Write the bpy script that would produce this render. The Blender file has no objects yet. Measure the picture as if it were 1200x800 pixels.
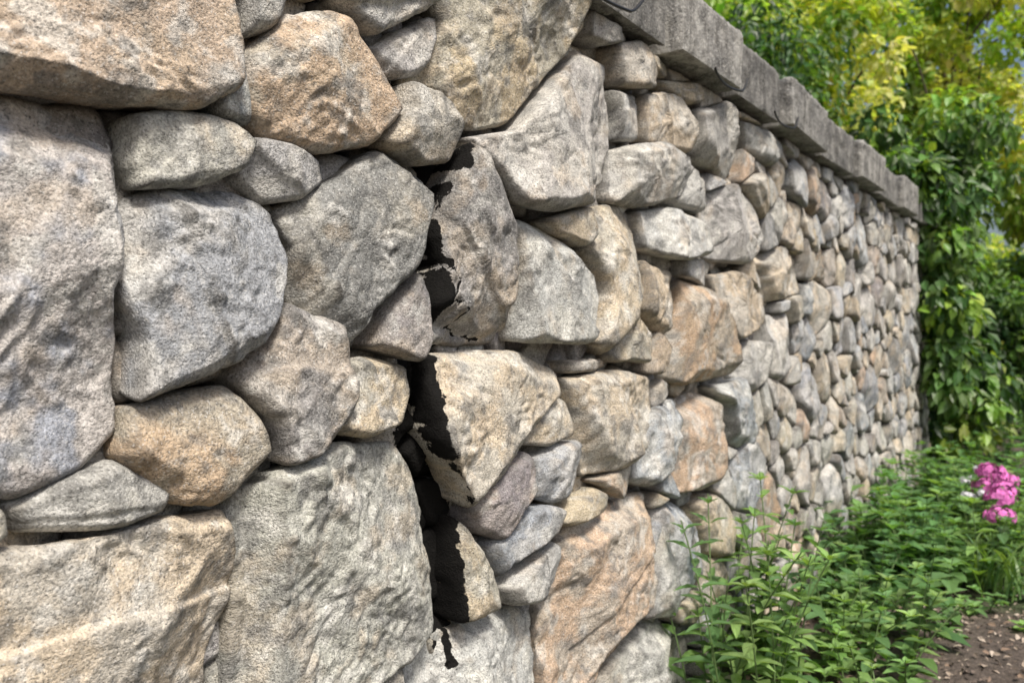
import bpy, math, random
import numpy as np
rng=np.random.default_rng(11); random.seed(11)
scene=bpy.context.scene
COL=scene.collection
# ------------------------------------------------------------------ stone outlines traced in image pixels, projected onto the wall (wall-plane coords, 5 mm units: x along wall, z up)
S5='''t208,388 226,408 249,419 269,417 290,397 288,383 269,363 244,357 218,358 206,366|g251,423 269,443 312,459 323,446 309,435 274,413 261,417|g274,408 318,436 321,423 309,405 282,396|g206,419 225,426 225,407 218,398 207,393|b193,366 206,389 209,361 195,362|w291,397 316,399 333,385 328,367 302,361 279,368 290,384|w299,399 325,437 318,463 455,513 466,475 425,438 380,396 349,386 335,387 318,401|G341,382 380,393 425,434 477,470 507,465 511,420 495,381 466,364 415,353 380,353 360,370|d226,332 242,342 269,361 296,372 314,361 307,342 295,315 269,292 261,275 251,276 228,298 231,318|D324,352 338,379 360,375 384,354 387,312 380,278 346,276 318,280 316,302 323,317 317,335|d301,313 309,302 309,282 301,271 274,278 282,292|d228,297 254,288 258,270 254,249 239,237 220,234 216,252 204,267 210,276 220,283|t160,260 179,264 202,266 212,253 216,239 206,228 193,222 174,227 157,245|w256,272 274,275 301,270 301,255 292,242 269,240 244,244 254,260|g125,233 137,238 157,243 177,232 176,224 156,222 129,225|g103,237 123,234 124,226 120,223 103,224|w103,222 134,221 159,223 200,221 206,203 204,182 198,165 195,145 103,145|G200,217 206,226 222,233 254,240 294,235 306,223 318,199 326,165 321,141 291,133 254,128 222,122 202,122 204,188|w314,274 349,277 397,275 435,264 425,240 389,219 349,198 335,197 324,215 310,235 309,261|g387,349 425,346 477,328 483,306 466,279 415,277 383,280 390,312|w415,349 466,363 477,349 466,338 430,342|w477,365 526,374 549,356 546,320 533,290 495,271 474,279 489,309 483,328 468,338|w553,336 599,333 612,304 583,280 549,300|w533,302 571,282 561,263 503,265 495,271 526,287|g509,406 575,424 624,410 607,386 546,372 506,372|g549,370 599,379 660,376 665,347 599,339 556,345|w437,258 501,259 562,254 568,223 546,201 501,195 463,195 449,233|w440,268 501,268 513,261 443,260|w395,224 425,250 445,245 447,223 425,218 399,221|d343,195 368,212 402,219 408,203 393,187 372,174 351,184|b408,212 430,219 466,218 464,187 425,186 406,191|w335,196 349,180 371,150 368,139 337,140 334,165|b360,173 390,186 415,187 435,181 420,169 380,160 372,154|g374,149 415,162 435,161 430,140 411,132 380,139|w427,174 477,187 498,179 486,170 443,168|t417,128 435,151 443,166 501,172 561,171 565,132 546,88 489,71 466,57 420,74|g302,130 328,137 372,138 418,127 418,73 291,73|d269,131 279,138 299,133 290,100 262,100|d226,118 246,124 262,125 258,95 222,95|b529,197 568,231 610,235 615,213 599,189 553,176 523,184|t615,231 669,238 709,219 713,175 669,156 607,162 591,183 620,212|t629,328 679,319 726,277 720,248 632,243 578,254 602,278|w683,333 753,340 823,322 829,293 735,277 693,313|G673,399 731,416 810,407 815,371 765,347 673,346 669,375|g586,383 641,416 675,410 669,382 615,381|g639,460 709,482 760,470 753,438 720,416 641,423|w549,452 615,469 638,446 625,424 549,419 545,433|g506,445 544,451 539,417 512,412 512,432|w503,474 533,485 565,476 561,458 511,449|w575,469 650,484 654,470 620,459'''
SMM='''T514,1931 1011,2117 1030,1937 1001,1860 930,1806 794,1779 698,1775 514,1767|B514,1759 600,1780 672,1778 780,1780 806,1752 794,1640 797,1545 776,1489 809,1408 802,1257 738,1204 635,1174 514,1200|g809,1780 888,1808 1011,1808 1053,1777 1020,1717 930,1676 817,1654 799,1695|g1020,1709 1053,1785 1131,1792 1232,1776 1248,1732 1174,1687 1089,1666|b797,1633 921,1683 1049,1698 1120,1659 1152,1571 1099,1438 1030,1367 913,1334 802,1305 817,1408 783,1503 802,1559|g3732,2376 4282,2420 4399,2384 4211,2245 3837,2262|w3790,2099 4011,2184 4143,2047 4076,1965|b2818,783 3076,780 3326,688 3298,424 2994,369 2796,438|g2385,266 2503,336 2840,374 3251,247 3233,-36 2385,-36|w2840,850 2978,806 2818,789|w3224,739 3443,756 3631,634 3599,462 3345,517|b3393,1205 3766,1224 3947,985 3825,880 3621,941 3567,1112|g3631,1312 3885,1396 4143,1374 4143,1225 3885,1117 3676,1236|b3621,866 3885,944 4076,810 3947,587 3653,649|g4170,1508 4586,1537 4667,1333 4430,1161 4184,1215|w3972,1777 4430,1876 4751,1834 4786,1636 4211,1571|g2767,407 2877,773 2994,362'''
CR=np.array([[1.70,1.93],[1.665,1.87],[1.622,1.78],[1.592,1.70],[1.600,1.62],[1.595,1.54],[1.588,1.47],[1.588,1.39],[1.562,1.32],[1.556,1.25],[1.556,1.18],[1.580,1.11],[1.625,1.05],[1.668,.98],[1.672,.90],[1.668,.82],[1.682,.70],[1.69,.60]])
C2=np.array([[1.61,1.60],[1.655,1.545],[1.61,1.50],[1.69,1.485],[1.65,1.43],[1.71,1.42],[1.83,1.405]])
traced=[]
for src,k in ((S5,.005),(SMM,.001)):
    for l in src.split('|'):
        traced.append((l[0],np.array([[float(a) for a in q.split(',')] for q in l[1:].split()])*k))
WALL_L,WALL_R,CAP_Z=-2.4,9.3,2.42
# ------------------------------------------------------------------ numpy noise
def hsh(i,j,k,s):
    i=i.astype(np.int64).astype(np.uint32);j=j.astype(np.int64).astype(np.uint32);k=k.astype(np.int64).astype(np.uint32)
    h=i*np.uint32(374761393)+j*np.uint32(668265263)+k*np.uint32(2246822519)+np.uint32(s*3266489 & 0xffffffff)
    h=(h^(h>>np.uint32(13)))*np.uint32(1274126177)
    h=(h^(h>>np.uint32(16)))*np.uint32(2654435761)
    h=h^(h>>np.uint32(15))
    return h.astype(np.float64)/2147483648.0-1.0
def vn(p,s=0):
    f=np.floor(p);t=p-f;t=t*t*t*(t*(t*6-15)+10);i,j,k=f[:,0],f[:,1],f[:,2];r=0
    for a in (0,1):
        wa=t[:,0] if a else 1-t[:,0]
        for b in (0,1):
            wb=t[:,1] if b else 1-t[:,1]
            for c in (0,1):
                wc=t[:,2] if c else 1-t[:,2]
                r=r+wa*wb*wc*hsh(i+a,j+b,k+c,s)
    return r
def fbm(p,o=4,s=0,g=.5):
    r=0;a=1;n=0
    for q in range(o):
        r=r+a*vn(p*(2.03**q)+q*7.3,s+q);n+=a;a*=g
    return r/n
def facet(u,v,s=0):
    t=(u+v)*.366;a=u+t;b=v+t;i=np.floor(a);j=np.floor(b);a=a-i;b=b-j;z=i*0
    g=a>b
    return (1-np.maximum(a,b))*hsh(i,j,z,s)+np.abs(a-b)*hsh(i+g,j+(~g),z,s)+np.minimum(a,b)*hsh(i+1,j+1,z,s)
def sst(x,a,b): t=np.clip((x-a)/(b-a),0,1);return t*t*(3-2*t)
# ------------------------------------------------------------------ geometry helpers
def mesh_obj(name,V,loops,totals,mat,attrs={},parent=None,smooth=True):
    me=bpy.data.meshes.new(name)
    V=np.asarray(V,dtype=np.float32);loops=np.asarray(loops,dtype=np.int32);totals=np.asarray(totals,dtype=np.int32)
    me.vertices.add(len(V));me.vertices.foreach_set('co',V.ravel())
    me.loops.add(len(loops));me.loops.foreach_set('vertex_index',loops)
    me.polygons.add(len(totals))
    st=np.concatenate([[0],np.cumsum(totals)[:-1]]).astype(np.int32)
    me.polygons.foreach_set('loop_start',st)
    me.polygons.foreach_set('loop_total',totals)
    me.update(calc_edges=True);me.validate()
    me.polygons.foreach_set('use_smooth',np.full(len(me.polygons),smooth))
    for k,a in attrs.items():
        a=np.asarray(a,dtype=np.float32)
        if a.ndim==1:
            at=me.attributes.new(k,'FLOAT','POINT');at.data.foreach_set('value',a)
        else:
            at=me.attributes.new(k,'FLOAT_VECTOR','POINT');at.data.foreach_set('vector',a.ravel())
    me.materials.append(mat)
    ob=bpy.data.objects.new(name,me);COL.objects.link(ob)
    if parent: ob.parent=parent
    return ob
def empty(name):
    e=bpy.data.objects.new(name,None);COL.objects.link(e);return e
def chaikin(P,r):
    Q=np.roll(P,-1,0);o=np.empty((2*len(P),2));o[0::2]=P*(1-r)+Q*r;o[1::2]=P*r+Q*(1-r);return o
def area_c(P):
    Q=np.roll(P,-1,0);cr=P[:,0]*Q[:,1]-Q[:,0]*P[:,1];A=cr.sum()/2
    return A,((P+Q)*cr[:,None]).sum(0)/(6*A)
def resample(P,n):
    Q=np.vstack([P,P[:1]]);d=np.r_[0,np.cumsum(np.linalg.norm(np.diff(Q,axis=0),axis=1))]
    t=np.linspace(0,d[-1],n,endpoint=False)
    return np.c_[np.interp(t,d,Q[:,0]),np.interp(t,d,Q[:,1])]
def segdist(p,A,B):
    best=np.full(len(p),9e9)
    for a,b in zip(A,B):
        d=b-a;L=d@d+1e-12;t=np.clip(((p-a)@d)/L,0,1);q=p-(a+t[:,None]*d)
        best=np.minimum(best,(q**2).sum(1))
    return np.sqrt(best)
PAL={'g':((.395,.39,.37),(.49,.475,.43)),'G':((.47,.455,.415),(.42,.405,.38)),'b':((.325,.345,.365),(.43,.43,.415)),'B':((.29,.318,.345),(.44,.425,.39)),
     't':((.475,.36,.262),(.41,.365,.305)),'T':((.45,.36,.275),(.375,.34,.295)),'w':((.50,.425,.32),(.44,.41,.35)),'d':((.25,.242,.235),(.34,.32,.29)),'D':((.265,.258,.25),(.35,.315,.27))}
class Acc:
    def __init__(s): s.V=[];s.D=[];s.T=[];s.A=[];s.B=[];s.amp=[];s.res=[];s.L=[];s.N=[];s.n=0
acc=Acc()
def stone(poly,prot,key,res,Rk=1.0,flat=1.0):
    A,c=area_c(poly)
    if A<0: poly=poly[::-1];A=-A
    P=chaikin(chaikin(poly,.045),.13)
    inr=math.sqrt(A/math.pi)
    per=np.linalg.norm(np.roll(P,-1,0)-P,axis=1).sum()
    n=int(np.clip(per/res,30,460));K=int(np.clip(inr/res,8,85))
    O=resample(P,n)
    e_c=segdist(c[None],P,np.roll(P,-1,0))[0]
    s=(np.arange(1,K+1)/K)**.72
    pts=(c+s[:,None,None]*(O-c)[None]).reshape(-1,2)
    e=segdist(pts,P,np.roll(P,-1,0))
    R=min(random.uniform(.007,.015)*Rk,.5*e_c);Rd=min(random.uniform(.012,.022)*Rk,.6*inr)
    t=np.clip(e/R,0,1);prof=(1-(1-t)**1.5)**(1/1.3)
    y=-prot+Rd*(1-prof)
    q=pts-c
    ph=[random.uniform(0,6.28) for _ in range(6)]
    f=4/inr
    wq=q+inr*.028*np.c_[np.sin(q[:,1]*f+ph[0])+.5*np.sin(q[:,0]*f*2.1+ph[1]),np.sin(q[:,0]*f+ph[2])+.5*np.sin(q[:,1]*f*2.3+ph[3])]
    H=np.zeros(len(q));pc=P-c
    en=np.roll(poly,-1,0)-poly;el=np.linalg.norm(en,axis=1)
    order=list(np.argsort(-el*np.array([random.uniform(.5,1.5) for _ in el])))
    for k in order[:random.randint(3,6)]:      # chamfer faces dressed along the stone's own edges
        th=math.atan2(-en[k][0],en[k][1])+random.gauss(0,.18);d=np.array([math.cos(th),math.sin(th)]);ex=(pc@d).max()
        H=np.maximum(H,random.uniform(.55,1.4)*(wq@d-ex*random.uniform(.60,.88)))
    for k in range(random.randint(1,3)):      # broad split faces
        th=random.uniform(0,6.28);d=np.array([math.cos(th),math.sin(th)]);ex=(pc@d).max()
        H=np.maximum(H,random.uniform(.16,.42)*(wq@d-ex*random.uniform(-.1,.5)))
    th=random.uniform(0,6.28);d=np.array([math.cos(th),math.sin(th)])
    H=H+.012*min(1,inr/.12)*sst(wq@d,inr*.15,inr*.15+.012)*random.choice((0,1,1))
    y=y+np.minimum(H,.07)*min(1,inr/.08)*flat+q@np.array([random.uniform(-.09,.09),random.uniform(-.05,.12)])
    out=(O-c)/np.linalg.norm(O-c,axis=1)[:,None]
    w=(1-t)**1.6
    oo=np.tile(out,(K,1))
    D=np.c_[w*oo[:,0],-(1-w)-.15,w*oo[:,1]]
    D/=np.linalg.norm(D,axis=1)[:,None];D*=(1-.4*w)[:,None]
    V=np.c_[pts[:,0],y,pts[:,1]]
    ring=V[-n:]
    for sc,dy in ((.992,.02),(.97,.05),(.94,.09),(.89,.13)):
        o=c+sc*(O-c);r=np.c_[o[:,0],ring[:,1]+dy,o[:,1]]
        V=np.vstack([V,r]);D=np.vstack([D,.6*np.c_[out[:,0],np.zeros(n),out[:,1]]])
    NR=K+4
    a=np.arange(n);b=(a+1)%n
    base=acc.n
    r=np.arange(NR-1)[:,None]*n
    quads=np.stack([r+a,r+b,r+n+b,r+n+a],-1).reshape(-1,4)+base
    acc.L.append(quads.ravel());acc.N.append(np.full(len(quads),4))
    acc.L.append(a[::-1]+base);acc.N.append(np.array([n]))
    off=np.array([random.uniform(-40,40) for _ in range(3)])
    acc.V.append(V);acc.D.append(D);acc.T.append(V+off)
    ca,cb=PAL[key];j=random.gauss(0,.035)+np.array([random.gauss(0,.004) for _ in range(3)])
    ca=np.clip(np.array(ca)+j,.08,.6);cb=np.clip(np.array(cb)+j,.08,.6)
    m=len(V)
    acc.A.append(np.tile(ca,(m,1)));acc.B.append(np.tile(cb,(m,1)))
    acc.amp.append(np.full(m,float(np.clip(inr/.13,.35,1.15))));acc.res.append(np.full(m,res))
    acc.n+=m
def depth_at(x): return max(.9,math.hypot(x,1.27))
def inpoly(p,P):
    c=False;j=len(P)-1
    for i in range(len(P)):
        if (P[i][1]>p[1])!=(P[j][1]>p[1]) and p[0]<(P[j][0]-P[i][0])*(p[1]-P[i][1])/(P[j][1]-P[i][1])+P[i][0]: c=not c
        j=i
    return c
def hull(P):
    P=sorted(map(tuple,P))
    def h(pp):
        o=[]
        for p in pp:
            while len(o)>1 and (o[-1][0]-o[-2][0])*(p[1]-o[-2][1])-(o[-1][1]-o[-2][1])*(p[0]-o[-2][0])<=0:o.pop()
            o.append(p)
        return o[:-1]
    return np.array(h(P)+h(P[::-1]))
def clip(poly,nx,ny,d):
    o=[];m=len(poly)
    for i in range(m):
        a=poly[i];b=poly[(i+1)%m];da=nx*a[0]+ny*a[1]-d;db=nx*b[0]+ny*b[1]-d
        if da<=0:o.append(a)
        if (da<0<db) or (db<0<da):
            t=da/(da-db);o.append((a[0]+t*(b[0]-a[0]),a[1]+t*(b[1]-a[1])))
    return o
def cells(radfn,passes,avoid,ST,x0,x1,z0,z1,tight,rows=False):
    seeds=[];grid={}
    G=.3
    def near(x,z,rad):
        k=int(math.ceil(rad/G));gx=int(x//G);gz=int(z//G)
        for i in range(gx-k,gx+k+1):
            for j in range(gz-k,gz+k+1):
                for q in grid.get((i,j),()): yield q
    def attempt(x,z,r,tg):
        if any(math.hypot(x-q[0],z-q[1])<tg*(r+q[2]) for q in near(x,z,r+.3)): return
        for H in avoid:
            if H[1]-.12<x<H[2]+.12:
                p=(x,z/ST)
                if inpoly(p,H[0]) or segdist(np.array([p]),H[0],np.roll(H[0],-1,0))[0]<min(.045,r*.45): return
        s=(x,z,r);seeds.append(s);grid.setdefault((int(x//G),int(z//G)),[]).append(s)
    for pi,(cnt,lo,hi) in enumerate(passes):
        if rows and pi==1:
            for half in range(3):
                z=z0*ST+.05
                while z<z1*ST:
                    hh=random.uniform(.15,.27);x=(x0,2.0,6.0)[half]+random.uniform(0,.2);xe=(2.0,6.0,x1)[half]
                    while x<xe:
                        ww=random.uniform(.17,.40)
                        attempt(x+ww/2,z+hh/2+random.uniform(-.025,.025),min(hh,ww)*random.uniform(.45,.62),.66)
                        x+=ww
                    z+=hh
        for _ in range(cnt):
            x=random.uniform(x0,x1);z=random.uniform(z0,z1)*ST
            attempt(x,z,random.uniform(lo,hi)*radfn(x),tight)
    out=[]
    for s in seeds:
        x,z,r=s;b=max(r*2.6,.15)
        c=[(max(x0-.05,x-b),max(z0*ST,z-b)),(min(x1,x+b),max(z0*ST,z-b)),(min(x1,x+b),min(z1*ST,z+b)),(max(x0-.05,x-b),min(z1*ST,z+b))]
        for q in near(x,z,b+.5):
            if q is s: continue
            nx=q[0]-x;nz=q[1]-z
            d=(q[0]**2+q[1]**2-x*x-z*z+r*r-q[2]**2)/2
            c=clip(c,nx,nz,d)
            if len(c)<3:break
        if len(c)<3:continue
        c=[(p[0],p[1]/ST) for p in c];p0=(x,z/ST)
        for H in avoid:
            if H[1]>max(p[0] for p in c) or H[2]<min(p[0] for p in c):continue
            hp=H[0];best=None
            for i in range(len(hp)):
                a=hp[i];bb=hp[(i+1)%len(hp)];e=bb-a;n=np.array([e[1],-e[0]])/(np.linalg.norm(e)+1e-9)
                dd=n@(np.array(p0)-a)
                if best is None or dd>best[0]:best=(dd,n,n@a)
            c=clip(c,-best[1][0],-best[1][1],-(best[2]+.003))
            if len(c)<3:break
        if len(c)<3:continue
        P=np.array(c);A,cc=area_c(P)
        if abs(A)<.0011:continue
        P=cc+(P-cc)*max(.93,1-.007/math.sqrt(abs(A)))
        P=P+np.array([[random.gauss(0,.007),random.gauss(0,.006)] for _ in P])
        keep=[i for i in range(len(P)) if np.linalg.norm(P[i]-P[i-1])>.03]
        if len(keep)<3:continue
        out.append(P[keep])
    return out
avoid=[]
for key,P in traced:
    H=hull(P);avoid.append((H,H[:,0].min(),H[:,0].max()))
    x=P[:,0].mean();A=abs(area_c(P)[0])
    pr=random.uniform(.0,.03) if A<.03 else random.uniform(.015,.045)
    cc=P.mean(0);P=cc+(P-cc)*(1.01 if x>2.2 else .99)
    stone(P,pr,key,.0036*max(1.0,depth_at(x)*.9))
szf=lambda x: 1.15 if x<2.8 else 1.0
for P in cells(szf,[(60,.17,.21),(2500,.10,.13),(4000,.07,.09),(2500,.045,.055)],avoid,1.1,WALL_L,WALL_R,-.12,CAP_Z,.78,True):
    x=P[:,0].mean();d=depth_at(x)
    stone(P,random.uniform(-.01,.03),random.choice('ggGbwwwtgdbwgGbw' if x>.4 else 'ggBbTg'),.003*d if x>.3 else .013,.6,.75)
nfront=acc.n
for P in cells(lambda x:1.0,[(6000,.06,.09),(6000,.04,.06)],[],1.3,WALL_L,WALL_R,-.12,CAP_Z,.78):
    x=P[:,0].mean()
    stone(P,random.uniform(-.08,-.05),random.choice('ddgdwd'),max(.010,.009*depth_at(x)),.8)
V=np.vstack(acc.V);D=np.vstack(acc.D);T=np.vstack(acc.T);amp=np.concatenate(acc.amp);res=np.concatenate(acc.res)
wp=T+.016*np.c_[vn(T/.07,1),vn(T/.07,2),vn(T/.07,3)]
fd=lambda wl: np.clip(.55*wl/res,0,1)
u1=wp[:,0]+.45*wp[:,1];v1=wp[:,2]+.35*wp[:,1]
msk=np.clip(fbm(T/.12,2,20)*2+.5,0,1)
dsp=.014*facet(u1/.18,v1/.18,4)+.0062*facet(u1/.065+3,v1/.065,5)*fd(.06)*(.45+.7*msk)+.0015*fbm(T/.10,3,6)
rid=1-np.abs(vn(T/.035,9));dsp+=.0015*(rid-.5)*fd(.035)*msk
dsp+=.0040*facet(u1/.022,v1/.022,12)*fd(.022)*(.25+msk)
dsp+=.0014*vn(T/.011,13)*fd(.011)*(.4+msk)
V=V+D*(dsp*amp)[:,None]
A_=np.vstack(acc.A);B_=np.vstack(acc.B)
def mx(a,b,f): f=f[:,None];return a*(1-f)+np.asarray(b)*f
C=mx(A_,B_,sst(fbm(T/.13,5,40,.6),-.12,.16))
C=mx(C,(.48,.385,.275),sst(fbm(T/.11+5,4,45,.6),.10,.38)*.38)
C=mx(C,(.60,.59,.55),sst(fbm(T/.06,4,50,.65),.10,.36)*.55)
C=mx(C,(.15,.15,.145),sst(fbm(T/.05+9,4,55,.65),.10,.38)*.62)
C=C*(1+.36*fbm(T/.018,3,60,.7))[:,None]
# crack: shallow fracture groove plus normalised distance field for a crisp black line, the crack's deep shade painted as colour
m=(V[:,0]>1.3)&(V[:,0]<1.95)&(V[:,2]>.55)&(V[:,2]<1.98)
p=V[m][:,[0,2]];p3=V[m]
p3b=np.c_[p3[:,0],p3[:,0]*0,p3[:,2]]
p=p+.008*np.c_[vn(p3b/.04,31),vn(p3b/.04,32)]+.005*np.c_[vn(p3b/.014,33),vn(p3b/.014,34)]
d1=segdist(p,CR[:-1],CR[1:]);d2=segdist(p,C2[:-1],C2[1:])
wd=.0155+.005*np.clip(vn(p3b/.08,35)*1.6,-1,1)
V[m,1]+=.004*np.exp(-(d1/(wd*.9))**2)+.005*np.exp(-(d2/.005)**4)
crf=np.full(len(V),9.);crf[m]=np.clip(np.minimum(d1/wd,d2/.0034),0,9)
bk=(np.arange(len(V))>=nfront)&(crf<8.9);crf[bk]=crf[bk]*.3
C=np.clip(C,.008,.72)
# ------------------------------------------------------------------ node helpers
def newmat(name):
    m=bpy.data.materials.new(name);m.use_nodes=True;nt=m.node_tree;b=nt.nodes['Principled BSDF']
    return m,nt,b
def N(nt,t,**k):
    n=nt.nodes.new(t)
    for a,v in k.items(): setattr(n,a,v)
    return n
def noise(nt,vec,scale,detail=4,rough=.55,dist=0,out='Fac'):
    n=N(nt,'ShaderNodeTexNoise');n.inputs['Scale'].default_value=scale;n.inputs['Detail'].default_value=detail
    n.inputs['Roughness'].default_value=rough;n.inputs['Distortion'].default_value=dist
    nt.links.new(vec,n.inputs['Vector']);return n.outputs[out]
def mr(nt,v,a,b,c,d):
    n=N(nt,'ShaderNodeMapRange');n.inputs[1].default_value=a;n.inputs[2].default_value=b;n.inputs[3].default_value=c;n.inputs[4].default_value=d
    nt.links.new(v,n.inputs[0]);return n.outputs[0]
def mixc(nt,f,a,b,mode='MIX'):
    n=N(nt,'ShaderNodeMix',data_type='RGBA',blend_type=mode)
    for s,v in ((0,f),(6,a),(7,b)):
        if isinstance(v,(int,float)): n.inputs[s].default_value=v
        elif isinstance(v,tuple): n.inputs[s].default_value=(*v,1) if len(v)==3 else v
        else: nt.links.new(v,n.inputs[s])
    return n.outputs[2]
def mth(nt,op,a,b):
    n=N(nt,'ShaderNodeMath',operation=op)
    for i,v in enumerate((a,b)):
        if isinstance(v,(int,float)): n.inputs[i].default_value=v
        else: nt.links.new(v,n.inputs[i])
    return n.outputs[0]
def attr(nt,name,out='Vector'):
    n=N(nt,'ShaderNodeAttribute',attribute_name=name);return n.outputs[out]
def grey(nt,k):
    cc=N(nt,'ShaderNodeCombineColor')
    for i in range(3): nt.links.new(k,cc.inputs[i])
    return cc.outputs[0]
def bump(nt,h,strength,dist,prev=None):
    n=N(nt,'ShaderNodeBump');n.inputs['Strength'].default_value=strength;n.inputs['Distance'].default_value=dist
    nt.links.new(h,n.inputs['Height'])
    if prev: nt.links.new(prev,n.inputs['Normal'])
    return n.outputs[0]
ms,nt,bs=newmat('rough_fieldstone')
tx=attr(nt,'tex');c=attr(nt,'col','Color')
sp=N(nt,'ShaderNodeSeparateColor');nt.links.new(noise(nt,tx,190,2,.7,0,'Color'),sp.inputs[0])
c=mixc(nt,1.0,c,grey(nt,mr(nt,sp.outputs[0],.28,.72,.58,1.42)),'MULTIPLY')
c=mixc(nt,mr(nt,sp.outputs[1],.58,.66,0,.7),c,(.06,.06,.058))
c=mixc(nt,mr(nt,sp.outputs[2],.59,.67,0,.5),c,(.68,.67,.64))
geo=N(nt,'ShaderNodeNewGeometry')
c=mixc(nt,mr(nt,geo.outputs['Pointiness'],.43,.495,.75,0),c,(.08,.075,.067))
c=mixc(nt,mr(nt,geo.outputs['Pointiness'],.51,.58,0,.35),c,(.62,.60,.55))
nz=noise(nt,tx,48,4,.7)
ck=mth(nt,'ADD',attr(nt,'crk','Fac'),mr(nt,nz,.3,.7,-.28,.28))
c=mixc(nt,mr(nt,ck,.92,1.0,1,0),c,(.008,.0075,.007))  # near-black painted along the crack, standing in for shade inside a deep opening
nt.links.new(c,bs.inputs['Base Color']);bs.inputs['Roughness'].default_value=.9
bs.inputs['Specular IOR Level'].default_value=.15
b1=bump(nt,nz,.6,.008)
b2=bump(nt,sp.outputs[0],.85,.0042,b1)
nt.links.new(b2,bs.inputs['Normal'])
wall=empty('stone_wall')
L=np.concatenate(acc.L);NN=np.concatenate(acc.N)
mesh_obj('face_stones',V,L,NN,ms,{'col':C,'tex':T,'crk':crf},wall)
mc,nt,bs=newmat('earth_core');bs.inputs['Base Color'].default_value=(.03,.027,.024,1);bs.inputs['Roughness'].default_value=1
def box(name,x0,x1,y0,y1,z0,z1,mat,parent=None):
    V=[(x,y,z) for x in (x0,x1) for y in (y0,y1) for z in (z0,z1)]
    F=[(0,1,3,2),(4,6,7,5),(0,4,5,1),(2,3,7,6),(0,2,6,4),(1,5,7,3)]
    return mesh_obj(name,V,np.array(F).ravel(),[4]*6,mat,parent=parent,smooth=False)
box('wall_core',WALL_L,WALL_R-.03,.15,.42,-.3,CAP_Z+.01,mc,wall)
# coping
mp,nt,bs=newmat('weathered_coping');tc=N(nt,'ShaderNodeTexCoord');ob=tc.outputs['Object']
c=mixc(nt,mr(nt,noise(nt,ob,5,5,.7),.38,.62,0,1),(.13,.127,.12),(.31,.30,.275))
c=mixc(nt,mr(nt,noise(nt,ob,12,5,.7),.50,.66,0,.75),c,(.055,.053,.05))
mpn=N(nt,'ShaderNodeMapping');mpn.inputs['Scale'].default_value=(16,16,1.4);nt.links.new(ob,mpn.inputs[0])
c=mixc(nt,mr(nt,noise(nt,mpn.outputs[0],1,4,.6),.46,.64,0,.75),c,(.05,.047,.042))
c=mixc(nt,mr(nt,noise(nt,ob,110,3,.65),.5,.68,0,.6),c,(.44,.43,.40))
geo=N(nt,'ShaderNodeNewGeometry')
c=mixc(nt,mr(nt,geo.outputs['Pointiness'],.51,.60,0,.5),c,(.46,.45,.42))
c=mixc(nt,1.0,c,grey(nt,attr(nt,'tone','Fac')),'MULTIPLY')
nt.links.new(c,bs.inputs['Base Color']);bs.inputs['Roughness'].default_value=.9
nt.links.new(bump(nt,noise(nt,ob,90,4,.7),.9,.006,bump(nt,noise(nt,ob,18,5,.65),.8,.02)),bs.inputs['Normal'])
def roundbox_grid(x0,x1,y0,y1,z0,z1,st=.022,R=.012):
    Vs=[];Fs=[];n=0
    cx=np.array([(x0+x1)/2,(y0+y1)/2,(z0+z1)/2]);hf=np.array([(x1-x0)/2,(y1-y0)/2,(z1-z0)/2])
    for ax in range(3):
        for sg in (-1,1):
            a,b=(ax+1)%3,(ax+2)%3
            na=max(3,int(2*hf[a]/st));nb=max(3,int(2*hf[b]/st))
            ga,gb=np.meshgrid(np.linspace(-1,1,na+1),np.linspace(-1,1,nb+1),indexing='ij')
            P=np.zeros((ga.size,3));P[:,a]=ga.ravel()*hf[a];P[:,b]=gb.ravel()*hf[b];P[:,ax]=sg*hf[ax]
            i=np.arange(na)[:,None]*(nb+1)+np.arange(nb)[None];i=i.ravel()
            q=np.stack([i,i+nb+1,i+nb+2,i+1],1)
            if sg<0:q=q[:,::-1]
            Vs.append(P);Fs.append(q+n);n+=len(P)
    P=np.vstack(Vs)
    inner=np.clip(P,-(hf-R),hf-R);d=P-inner;l=np.linalg.norm(d,axis=1)
    Nn=d/l[:,None];P=inner+Nn*R+cx
    return P,np.vstack(Fs),Nn
VV=[];FF=[];TT=[];n=0;x=WALL_L;kk=0
while x<WALL_R-.1:
    ln=random.uniform(.62,.84);x1=min(x+ln,WALL_R+.07);kk+=1
    jy=random.uniform(-.012,.012)+(.022 if kk%2 else -.022);jz=random.uniform(-.02,.022)
    P,F,Nn=roundbox_grid(x,x1-.055,-.085+jy,.5,CAP_Z+max(jz,0)*.5+.005,CAP_Z+.255+jz,.016 if x>.5 else .05)
    o=random.uniform(0,50)
    P[:,1]+=(P[:,0]-x-ln/2)*random.uniform(-.05,.05)
    dd=.005*fbm((P+o)/.12,4,50)+.004*facet(P[:,0]/.07+P[:,1]/.05,P[:,2]/.07+P[:,1]/.06,51)-.03*np.clip(vn((P+o)/.07,52)-.45,0,1)+.003*vn(P/.02,53)
    P=P+Nn*dd[:,None]
    TT.append(np.full(len(P),(.75 if kk%2 else 1.12)*random.uniform(.88,1.12)))
    VV.append(P);FF.append(F+n);n+=len(P);x=x1
F=np.vstack(FF);mesh_obj('coping_stones',np.vstack(VV),F.ravel(),np.full(len(F),4),mp,{'tone':np.concatenate(TT)},wall)
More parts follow.
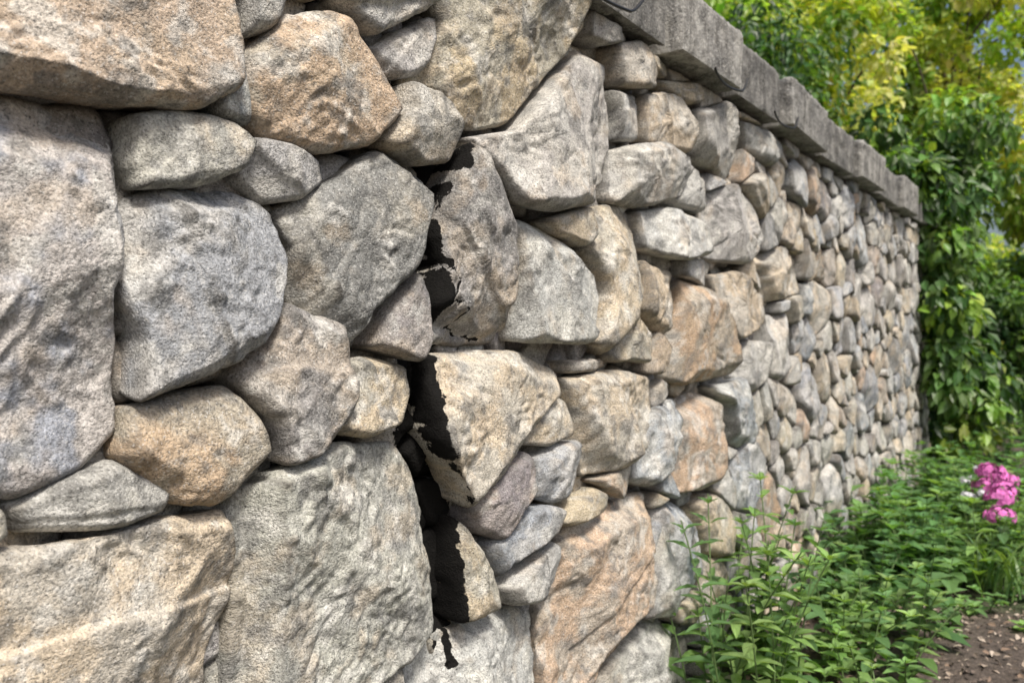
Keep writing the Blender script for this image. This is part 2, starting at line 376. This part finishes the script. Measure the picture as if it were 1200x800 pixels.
def tube(pts,rad,n=6):
    pts=np.array(pts,float);m=len(pts);rad=np.broadcast_to(rad,(m,))
    t=np.gradient(pts,axis=0);t/=np.linalg.norm(t,axis=1)[:,None]+1e-9
    up=np.where(np.abs(t[:,2:3])>.9,np.array([[1.,0,0]]),np.array([[0,0,1.]]))
    a=np.cross(t,up);a/=np.linalg.norm(a,axis=1)[:,None];b=np.cross(t,a)
    th=np.linspace(0,2*math.pi,n,endpoint=False)
    V=(pts[:,None]+rad[:,None,None]*(np.cos(th)[None,:,None]*a[:,None]+np.sin(th)[None,:,None]*b[:,None])).reshape(-1,3)
    i=np.arange(m-1)[:,None]*n;k=np.arange(n)[None];k2=(k+1)%n
    F=np.stack([i+k,i+k2,i+n+k2,i+n+k],-1).reshape(-1,4)
    return V,F
def tubes_obj(name,lst,mat,parent=None,n=6):
    VV=[];FF=[];o=0
    for p,r in lst:
        v,f=tube(p,r,n);VV.append(v);FF.append(f+o);o+=len(v)
    F=np.vstack(FF);return mesh_obj(name,np.vstack(VV),F.ravel(),np.full(len(F),4),mat,parent=parent)
mb,nt,bs=newmat('black_cable');bs.inputs['Base Color'].default_value=(.012,.012,.013,1);bs.inputs['Roughness'].default_value=.45
cab=[]
for xa,ln in ((1.95,.5),(3.1,.35),(3.85,.35)):
    t=np.linspace(0,1,18);xs=xa+ln*t
    cab.append((np.c_[xs,-.120+.008*np.sin(t*5),CAP_Z+.0-.03*np.sin(t*math.pi)**.7+.10*np.clip(t-.85,0,1)*3],.005))
tubes_obj('black_cable',cab,mb)

# ------------------------------------------------------------------ foliage
def leafmat(name,trans=.35,rough=.42):
    m,nt,b=newmat(name);out=nt.nodes['Material Output']
    a=attr(nt,'lc','Color');nt.links.new(a,b.inputs['Base Color']);b.inputs['Roughness'].default_value=rough
    tr=N(nt,'ShaderNodeBsdfTranslucent');hs=mixc(nt,1.0,a,(1.5,1.5,.5),'MULTIPLY');nt.links.new(hs,tr.inputs['Color'])
    mxs=N(nt,'ShaderNodeMixShader');mxs.inputs[0].default_value=trans
    nt.links.new(b.outputs[0],mxs.inputs[1]);nt.links.new(tr.outputs[0],mxs.inputs[2]);nt.links.new(mxs.outputs[0],out.inputs['Surface'])
    return m
ml=leafmat('leaf',.4);mlb=leafmat('sunny_leaf',.5)
mk,nt,bs=newmat('bark');tc=N(nt,'ShaderNodeTexCoord')
nt.links.new(mixc(nt,noise(nt,tc.outputs['Object'],12,6),(.05,.038,.028),(.16,.13,.10)),bs.inputs['Base Color']);bs.inputs['Roughness'].default_value=.9
nt.links.new(bump(nt,noise(nt,tc.outputs['Object'],25,6),1,.03),bs.inputs['Normal'])
mst,nt,bs=newmat('green_stem');bs.inputs['Base Color'].default_value=(.10,.16,.05,1);bs.inputs['Roughness'].default_value=.6
def unit(v): return v/(np.linalg.norm(v,axis=1)[:,None]+1e-9)
def leaves(P,Dr,Up,Ln,Wd,C):
    P=np.asarray(P);n=len(P);Dr=unit(Dr);S=unit(np.cross(Dr,Up));U=np.cross(S,Dr)
    Ln=np.broadcast_to(Ln,(n,))[:,None];Wd=np.broadcast_to(Wd,(n,))[:,None]
    a=P;t=P+Dr*Ln-U*Ln*.22;m=P+Dr*Ln*.5-U*Wd*.12
    l=P+Dr*Ln*.38+S*Wd*.5+U*Wd*.12;r=P+Dr*Ln*.38-S*Wd*.5+U*Wd*.12
    l2=P+Dr*Ln*.72+S*Wd*.33-U*Ln*.06;r2=P+Dr*Ln*.72-S*Wd*.33-U*Ln*.06
    V=np.stack([a,l,l2,t,r2,r,m],1).reshape(-1,3)
    i=np.arange(n)[:,None]*7
    q=np.concatenate([i+np.array([[0,6,2,1]]),i+np.array([[0,5,4,6]])],0)
    tr=np.concatenate([i+np.array([[6,3,2]]),i+np.array([[6,4,3]])],0)
    loops=np.concatenate([q.ravel(),tr.ravel()]);tot=np.concatenate([np.full(len(q),4),np.full(len(tr),3)])
    return V,loops,tot,np.repeat(C,7,0)
def leaf_obj(name,P,Dr,Up,Ln,Wd,C,mat,parent):
    V,l,t,c=leaves(P,Dr,Up,Ln,Wd,C);return mesh_obj(name,V,l,t,mat,{'lc':c},parent,smooth=False)
def clump_leaves(centers,radii,per,size,cols,outward,mat,name,parent,droop=.5):
    P=[];Dr=[];Up=[];C=[];Lz=[]
    for c,r in zip(centers,radii):
        n=int(per*(r/.35)**2)
        d=unit(rng.normal(size=(n,3)));rr=r*(.45+.6*rng.random(n)**.6)
        p=c+d*rr[:,None]*np.array([1,1,.8])
        dr=d*.6+rng.normal(size=(n,3))*.5+np.array([0,0,-droop])+outward*.3
        up=d+rng.normal(size=(n,3))*.45+np.array([0,0,.9])+outward*.6
        base=cols[rng.integers(len(cols))]*rng.uniform(.75,1.2)
        cc=base*rng.uniform(.7,1.3,(n,1))*(1+rng.normal(size=(n,3))*.08)
        P.append(p);Dr.append(dr);Up.append(up);C.append(cc);Lz.append(size*rng.uniform(.65,1.25,n))
    P=np.vstack(P);Lz=np.concatenate(Lz)
    return leaf_obj(name,P,np.vstack(Dr),np.vstack(Up),Lz,Lz*.6,np.clip(np.vstack(C),.005,.62),mat,parent)
DK=[np.array(c) for c in ((.055,.12,.032),(.075,.15,.038),(.04,.09,.03),(.11,.20,.045))]
MD=[np.array(c) for c in ((.13,.24,.05),(.17,.29,.055),(.10,.19,.045),(.24,.36,.065))]
BR=[np.array(c) for c in ((.42,.50,.08),(.50,.55,.12),(.32,.44,.07),(.58,.61,.20),(.22,.35,.06))]
def tree(name,base,h,crown_c,crown_r,nc,rad,per,size,cols,mat,trunk=.16):
    root=empty(name);base=np.array(base,float);cc=np.array(crown_c,float);cr=np.array(crown_r,float)
    d=unit(rng.normal(size=(nc,3)));rr=rng.random(nc)**.45
    cen=cc+d*rr[:,None]*cr
    cen=cen[cen[:,2]>.25]
    tb=[];t=np.linspace(0,1,10)
    top=cc+np.array([0,0,cr[2]*.3])
    tr=base+(top-base)*t[:,None]+np.c_[.12*np.sin(t*5),.1*np.sin(t*4+1),t*0]*(h*.15)
    tb.append((tr,trunk*(1-.75*t)))
    for k in range(0,len(cen),max(1,len(cen)//26)):
        s=tr[rng.integers(4,9)];e=cen[k];u=np.linspace(0,1,7)
        tb.append((s+(e-s)*u[:,None]+np.c_[0*u,0*u,.18*np.sin(u*3.1)*np.linalg.norm(e-s)*.5],trunk*.3*(1-.85*u)))
    tubes_obj('trunk_and_limbs',tb,mk,root)
    clump_leaves(cen,rad*rng.uniform(.6,1.3,len(cen)),per,size,cols,np.array([-.5,-.4,.2]),mat,'leaves',root)
    return root
def shrub(name,lo,hi,nc,rad,per,size,cols,mat,topfn=None):
    root=empty(name);cen=rng.uniform(lo,hi,(nc,3))
    if topfn: cen=cen[[topfn(*c) for c in cen]]
    tb=[]
    for k in range(0,len(cen),max(1,len(cen)//14)):
        e=cen[k];s=np.array([e[0]+rng.normal()*.2,(lo[1]+hi[1])/2,0]);u=np.linspace(0,1,8)
        tb.append((s+(e-s)*u[:,None]+np.c_[.08*np.sin(u*6),.08*np.sin(u*5+1),0*u],.03*(1-.8*u)))
    tubes_obj('stems',tb,mk,root)
    clump_leaves(cen,rad*rng.uniform(.6,1.3,len(cen)),per,size,cols,np.array([-.5,-.6,.2]),mat,'leaves',root,.7)
    return root
shrub('leafy_shrub',(4.0,.75,1.6),(9.8,2.0,4.7),160,.34,110,.10,DK+DK+MD,ml,lambda x,y,z: z<2.8+.33*(x-3.8)+.25*math.sin(x*3))
root=empty('climbing_vine');cen=[]
for _ in range(250):
    x=rng.uniform(9.5,10.9);y=rng.uniform(-.66,.8);z=rng.uniform(.25,3.7)
    lim=-.42-.24*math.sin(z*2.1+.5)+.1*math.sin(z*5)
    if y<lim: continue
    cen.append((x,y,z))
for _ in range(26): cen.append((rng.uniform(8.2,9.4),rng.uniform(-.10,.4),rng.uniform(2.70,3.05)))
for _ in range(34): cen.append((rng.uniform(8.7,9.45),rng.uniform(-.30,-.14),rng.uniform(.9,2.8)))
cen=np.array(cen)
tb=[]
for k in range(5):
    u=np.linspace(0,1,14);tb.append((np.c_[10+.5*rng.random()+.1*np.sin(u*7+k),.0+.5*rng.random()+.12*np.sin(u*6+k*2),3.5*u],.022*(1-.6*u)))
tubes_obj('stems',tb,mk,root)
clump_leaves(cen,.22*rng.uniform(.5,1.4,len(cen)),125,.135,MD+DK,np.array([-.7,-.5,.1]),ml,'leaves',root,.9)
tree('garden_tree',(15.5,3.2,0),6,(15,2.9,5.2),(3.2,2.2,3.4),100,.55,95,.17,BR+MD[:2],mlb,.16)
tree('garden_tree',(12.5,4.4,0),6,(12,3.8,4.6),(2.6,1.8,3.0),75,.55,120,.15,MD+BR,mlb,.14)
tree('garden_tree',(22,.6,0),7,(21.5,1.5,7.0),(3.5,2.2,3.4),62,.56,75,.22,BR,mlb,.16)
tree('garden_tree',(27,-3.5,0),7,(27,-2.6,4.0),(3.5,3.0,2.6),66,.7,90,.26,MD+BR,mlb,.18)
shrub('garden_hedge',(17,-3.2,.2),(19.5,3.4,2.2),110,.5,120,.16,DK,ml)
root=empty('distant_trees')
cen=np.c_[rng.uniform(34,46,150),rng.uniform(-22,26,150),rng.uniform(.5,5.0,150)]
clump_leaves(cen,1.7*rng.uniform(.6,1.3,150),10,.6,MD+DK+BR,np.array([-.6,0,.2]),mlb,'leaves',root)
# ------------------------------------------------------------------ herb plants
def herb(name,bases,hlo,hhi,ll,lw,cols,spread=.25,nodes=11,parentobj=None,mat=None):
    root=parentobj or empty(name);tb=[];P=[];Dr=[];Up=[];C=[];Lz=[]
    for b in bases:
        h=rng.uniform(hlo,hhi);lean=rng.normal(size=2)*spread*h;u=np.linspace(0,1,9)
        pt=np.c_[b[0]+lean[0]*u**1.6,b[1]+lean[1]*u**1.6,h*u-.01]
        tb.append((pt,.0035*(1-.6*u)+.0008))
        base=cols[rng.integers(len(cols))]*rng.uniform(.8,1.2)
        ph=rng.uniform(0,6.28)
        nn=max(4,int(nodes*h/hhi))
        for k in range(nn):
            t=.12+.88*(k+.5)/nn;q=np.array([np.interp(t,u,pt[:,j]) for j in range(3)])
            m=2 if t<.88 else 5
            for i in range(m):
                a=ph+k*1.57+i*6.283/m+rng.normal()*.25
                el=.15+.75*max(0,t-.55)*1.6+rng.normal()*.2
                P.append(q);Dr.append((math.cos(a),math.sin(a),el));Up.append((-.2*math.cos(a),-.2*math.sin(a),1.))
                s=ll*(1.15-.55*t)*rng.uniform(.75,1.2) if t<.88 else ll*rng.uniform(.35,.6)
                Lz.append(s);C.append(base*rng.uniform(.8,1.25)*(1+.5*max(0,t-.6)))
    tubes_obj('stems',tb,mst,root,5)
    Lz=np.array(Lz);leaf_obj('leaves',np.array(P),np.array(Dr),np.array(Up),Lz,Lz*lw,np.array(C),mat or ml,root)
    return root
def pts(n,x0,x1,y0,y1): return np.c_[rng.uniform(x0,x1,n),rng.uniform(y0,y1,n)]
HG=[np.array(c) for c in ((.14,.25,.08),(.18,.30,.09),(.11,.21,.08),(.23,.35,.12))]
HD=[np.array(c) for c in ((.08,.17,.06),(.10,.21,.07),(.14,.26,.09))]
herb('leafy_herb_plant',pts(30,2.9,3.7,-.36,-.08),.35,.84,.13,.40,HG,.2,11)
herb('leafy_herb_plant',pts(38,3.35,4.5,-.70,-.3),.12,.40,.11,.55,HG,.35,7)
herb('leafy_herb_plant',pts(55,4.2,6.0,-.74,-.08),.2,.50,.15,.62,HD+HG[:1],.3,7)
herb('leafy_herb_plant',pts(80,5.3,7.6,-1.02,-.1),.25,.58,.16,.55,HG+HD,.3,7)
herb('leafy_herb_plant',pts(110,6.8,9.6,-1.3,-.08),.15,.5,.14,.6,HD,.3,7)
herb('ground_cover',pts(200,4.4,9.5,-1.5,-.1),.04,.14,.08,.6,HD+HG[:2],.6,5)
herb('garden_shrub',pts(220,10.5,16,-2.6,.5),.3,.9,.17,.5,DK+HD,.3,8)
def straps(name,c,n,ln,sp):
    root=empty(name);VV=[];FF=[];CC=[];o=0
    for _ in range(n):
        a=rng.uniform(0,6.28);b=np.array([c[0]+rng.normal()*sp,c[1]+rng.normal()*sp,0]);L=ln*rng.uniform(.6,1.1);w=.009
        u=np.linspace(0,1,8);out=L*.6*u**1.7;z=L*(u-.45*u**2.4)
        mid=np.c_[b[0]+math.cos(a)*out,b[1]+math.sin(a)*out,z];sd=np.array([-math.sin(a),math.cos(a),0])
        ww=w*(1-u**2*.95)
        V=np.vstack([mid+sd*ww[:,None],mid-sd*ww[:,None]]);i=np.arange(7)
        F=np.stack([i,i+1,i+9,i+8],1)+o;VV.append(V);FF.append(F);o+=16
        CC.append(np.tile(HG[rng.integers(4)]*rng.uniform(.7,1.1),(16,1)))
    F=np.vstack(FF);mesh_obj('blades',np.vstack(VV),F.ravel(),np.full(len(F),4),ml,{'lc':np.vstack(CC)},root)
straps('strap_leaf_plant',(5.4,-.87),60,.5,.08)
def flowers(name,heads,col,r,nf,ps):
    root=empty(name);tb=[];P=[];Dr=[];Up=[];C=[]
    for hx,hy,hz in heads:
        u=np.linspace(0,1,8);tb.append((np.c_[hx+.04*(1-u),hy-.03*(1-u),hz*u],.004*(1-.4*u)))
        for _ in range(nf):
            d=rng.normal(size=3);d[2]=abs(d[2])*.9-.2;d/=np.linalg.norm(d)
            c=np.array([hx,hy,hz])+d*r*np.array([1,1,.7])*rng.uniform(.75,1.05)
            a0=rng.uniform(0,6);t1=np.cross(d,[.3,.5,.8]);t1/=np.linalg.norm(t1);t2=np.cross(d,t1)
            cc=np.array(col)*rng.uniform(.75,1.25)
            for k in range(5):
                a=a0+k*1.2566;P.append(c);Dr.append(t1*math.cos(a)+t2*math.sin(a)+d*.25);Up.append(d);C.append(cc)
    tubes_obj('stems',tb,mst,root,5)
    leaf_obj('petals',np.array(P),np.array(Dr),np.array(Up),ps,ps*.85,np.clip(np.array(C),0,.9),mlp,root)
mlp,nt,b=newmat('petal');nt.links.new(attr(nt,'lc','Color'),b.inputs['Base Color']);b.inputs['Roughness'].default_value=.6
flowers('pink_phlox_plant',[(6.15,-.82,.52),(6.3,-.79,.50),(6.05,-.80,.56),(5.9,-.86,.43),(6.0,-.875,.46),(6.4,-.85,.46),(6.1,-.77,.46),(5.7,-.87,.36)],(.62,.16,.46),.085,50,.021)
flowers('white_flower_plant',[(5.9+.08*i+.05*rng.normal(),-.70+.05*rng.normal(),.44+.05*rng.normal()) for i in range(9)],(.62,.62,.66),.032,14,.015)
herb('pink_phlox_plant',pts(30,5.7,6.5,-.98,-.68),.2,.44,.13,.35,HG,.25,8,bpy.data.objects['pink_phlox_plant'])
# ------------------------------------------------------------------ ground
def axis(a,b,st,far):
    m=np.arange(a,b,st);l=a-np.geomspace(.2,far,26)[::-1];r=b+np.geomspace(.2,far,26);return np.r_[l,m,r]
gx=axis(.5,12,.045,400);gy=axis(-4,.6,.045,400)
X,Y=np.meshgrid(gx,gy,indexing='ij');P=np.c_[X.ravel(),Y.ravel(),np.zeros(X.size)]
P[:,2]=.03*fbm(P/.9,3,70)+.012*fbm(P/.13,3,71)-.02
far=np.hypot(P[:,0]-4,P[:,1]);P[:,2]*=np.clip(1.5-far/30,0,1)
i=(np.arange(len(gx)-1)[:,None]*len(gy)+np.arange(len(gy)-1)[None]).ravel();F=np.stack([i,i+len(gy),i+len(gy)+1,i+1],1)
mg,nt,bs=newmat('garden_soil');tc=N(nt,'ShaderNodeTexCoord');o=tc.outputs['Object']
c=mixc(nt,mr(nt,noise(nt,o,30,6,.7),.35,.65,0,1),(.06,.045,.036),(.17,.135,.11))
c=mixc(nt,mr(nt,noise(nt,o,160,3,.6),.55,.7,0,.6),c,(.26,.21,.18))
c=mixc(nt,mr(nt,noise(nt,o,.5,5,.6),.50,.62,0,.75),c,(.05,.09,.022))
nt.links.new(c,bs.inputs['Base Color']);bs.inputs['Roughness'].default_value=.95
nt.links.new(bump(nt,noise(nt,o,60,6,.7),1,.03),bs.inputs['Normal'])
mesh_obj('ground',P,F.ravel(),np.full(len(F),4),mg)
n=9000;cx=np.c_[rng.uniform(2.2,8,n),rng.uniform(-2.6,-.03,n),np.zeros(n)];cx[:,2]=.03*fbm(np.c_[cx[:,:2],np.zeros(n)]/.9,3,70)-.012+rng.uniform(-.004,.012,n)
a=rng.uniform(0,6.28,n);dr=np.c_[np.cos(a),np.sin(a),rng.normal(size=n)*.35];up=np.c_[rng.normal(size=(n,2))*.5,np.ones(n)]
sz=rng.uniform(.012,.045,n)
bc=np.array([(.20,.14,.10),(.13,.10,.08),(.30,.24,.19),(.09,.065,.05),(.38,.32,.26)])[rng.integers(0,5,n)]
V_,l_,t_,c_=leaves(cx,dr,up,sz,sz*rng.uniform(.25,.7,n),bc)
mw,nt,b=newmat('bark_mulch');nt.links.new(attr(nt,'lc','Color'),b.inputs['Base Color']);b.inputs['Roughness'].default_value=.9
mesh_obj('bark_mulch',V_,l_,t_,mw,{'lc':c_},smooth=False)
# ------------------------------------------------------------------ light, sky, camera
sd=np.array([-.34,-.54,.95]);sd/=np.linalg.norm(sd)
w=bpy.data.worlds.new('World');scene.world=w;w.use_nodes=True;nt=w.node_tree;bg=nt.nodes['Background']
sk=nt.nodes.new('ShaderNodeTexSky');sk.sky_type='NISHITA';sk.sun_disc=False
sk.sun_elevation=math.asin(sd[2]);sk.sun_rotation=math.atan2(sd[0],sd[1]);sk.air_density=1.0;sk.dust_density=5.0
nt.links.new(sk.outputs[0],bg.inputs[0]);bg.inputs[1].default_value=.14
sl=bpy.data.lights.new('sun','SUN');sl.energy=4.7;sl.angle=math.radians(12);sl.color=(1,.945,.865)
so=bpy.data.objects.new('sun',sl);COL.objects.link(so)
from mathutils import Vector
so.rotation_euler=Vector((-sd[0],-sd[1],-sd[2])).to_track_quat('-Z','Y').to_euler()
cam=bpy.data.cameras.new('camera');cam.lens=30;cam.sensor_width=36;cam.shift_y=-9/1200;cam.clip_end=2000;cam.clip_start=.05
cam.dof.use_dof=True;cam.dof.focus_distance=1.8;cam.dof.aperture_fstop=4.0
co=bpy.data.objects.new('camera',cam);COL.objects.link(co);co.location=(0,-1.27,1.42)
th=math.atan(.668);co.rotation_euler=(math.pi/2,0,th-math.pi/2)
scene.camera=co
scene.view_settings.view_transform='Standard';scene.view_settings.look='None';scene.view_settings.exposure=0
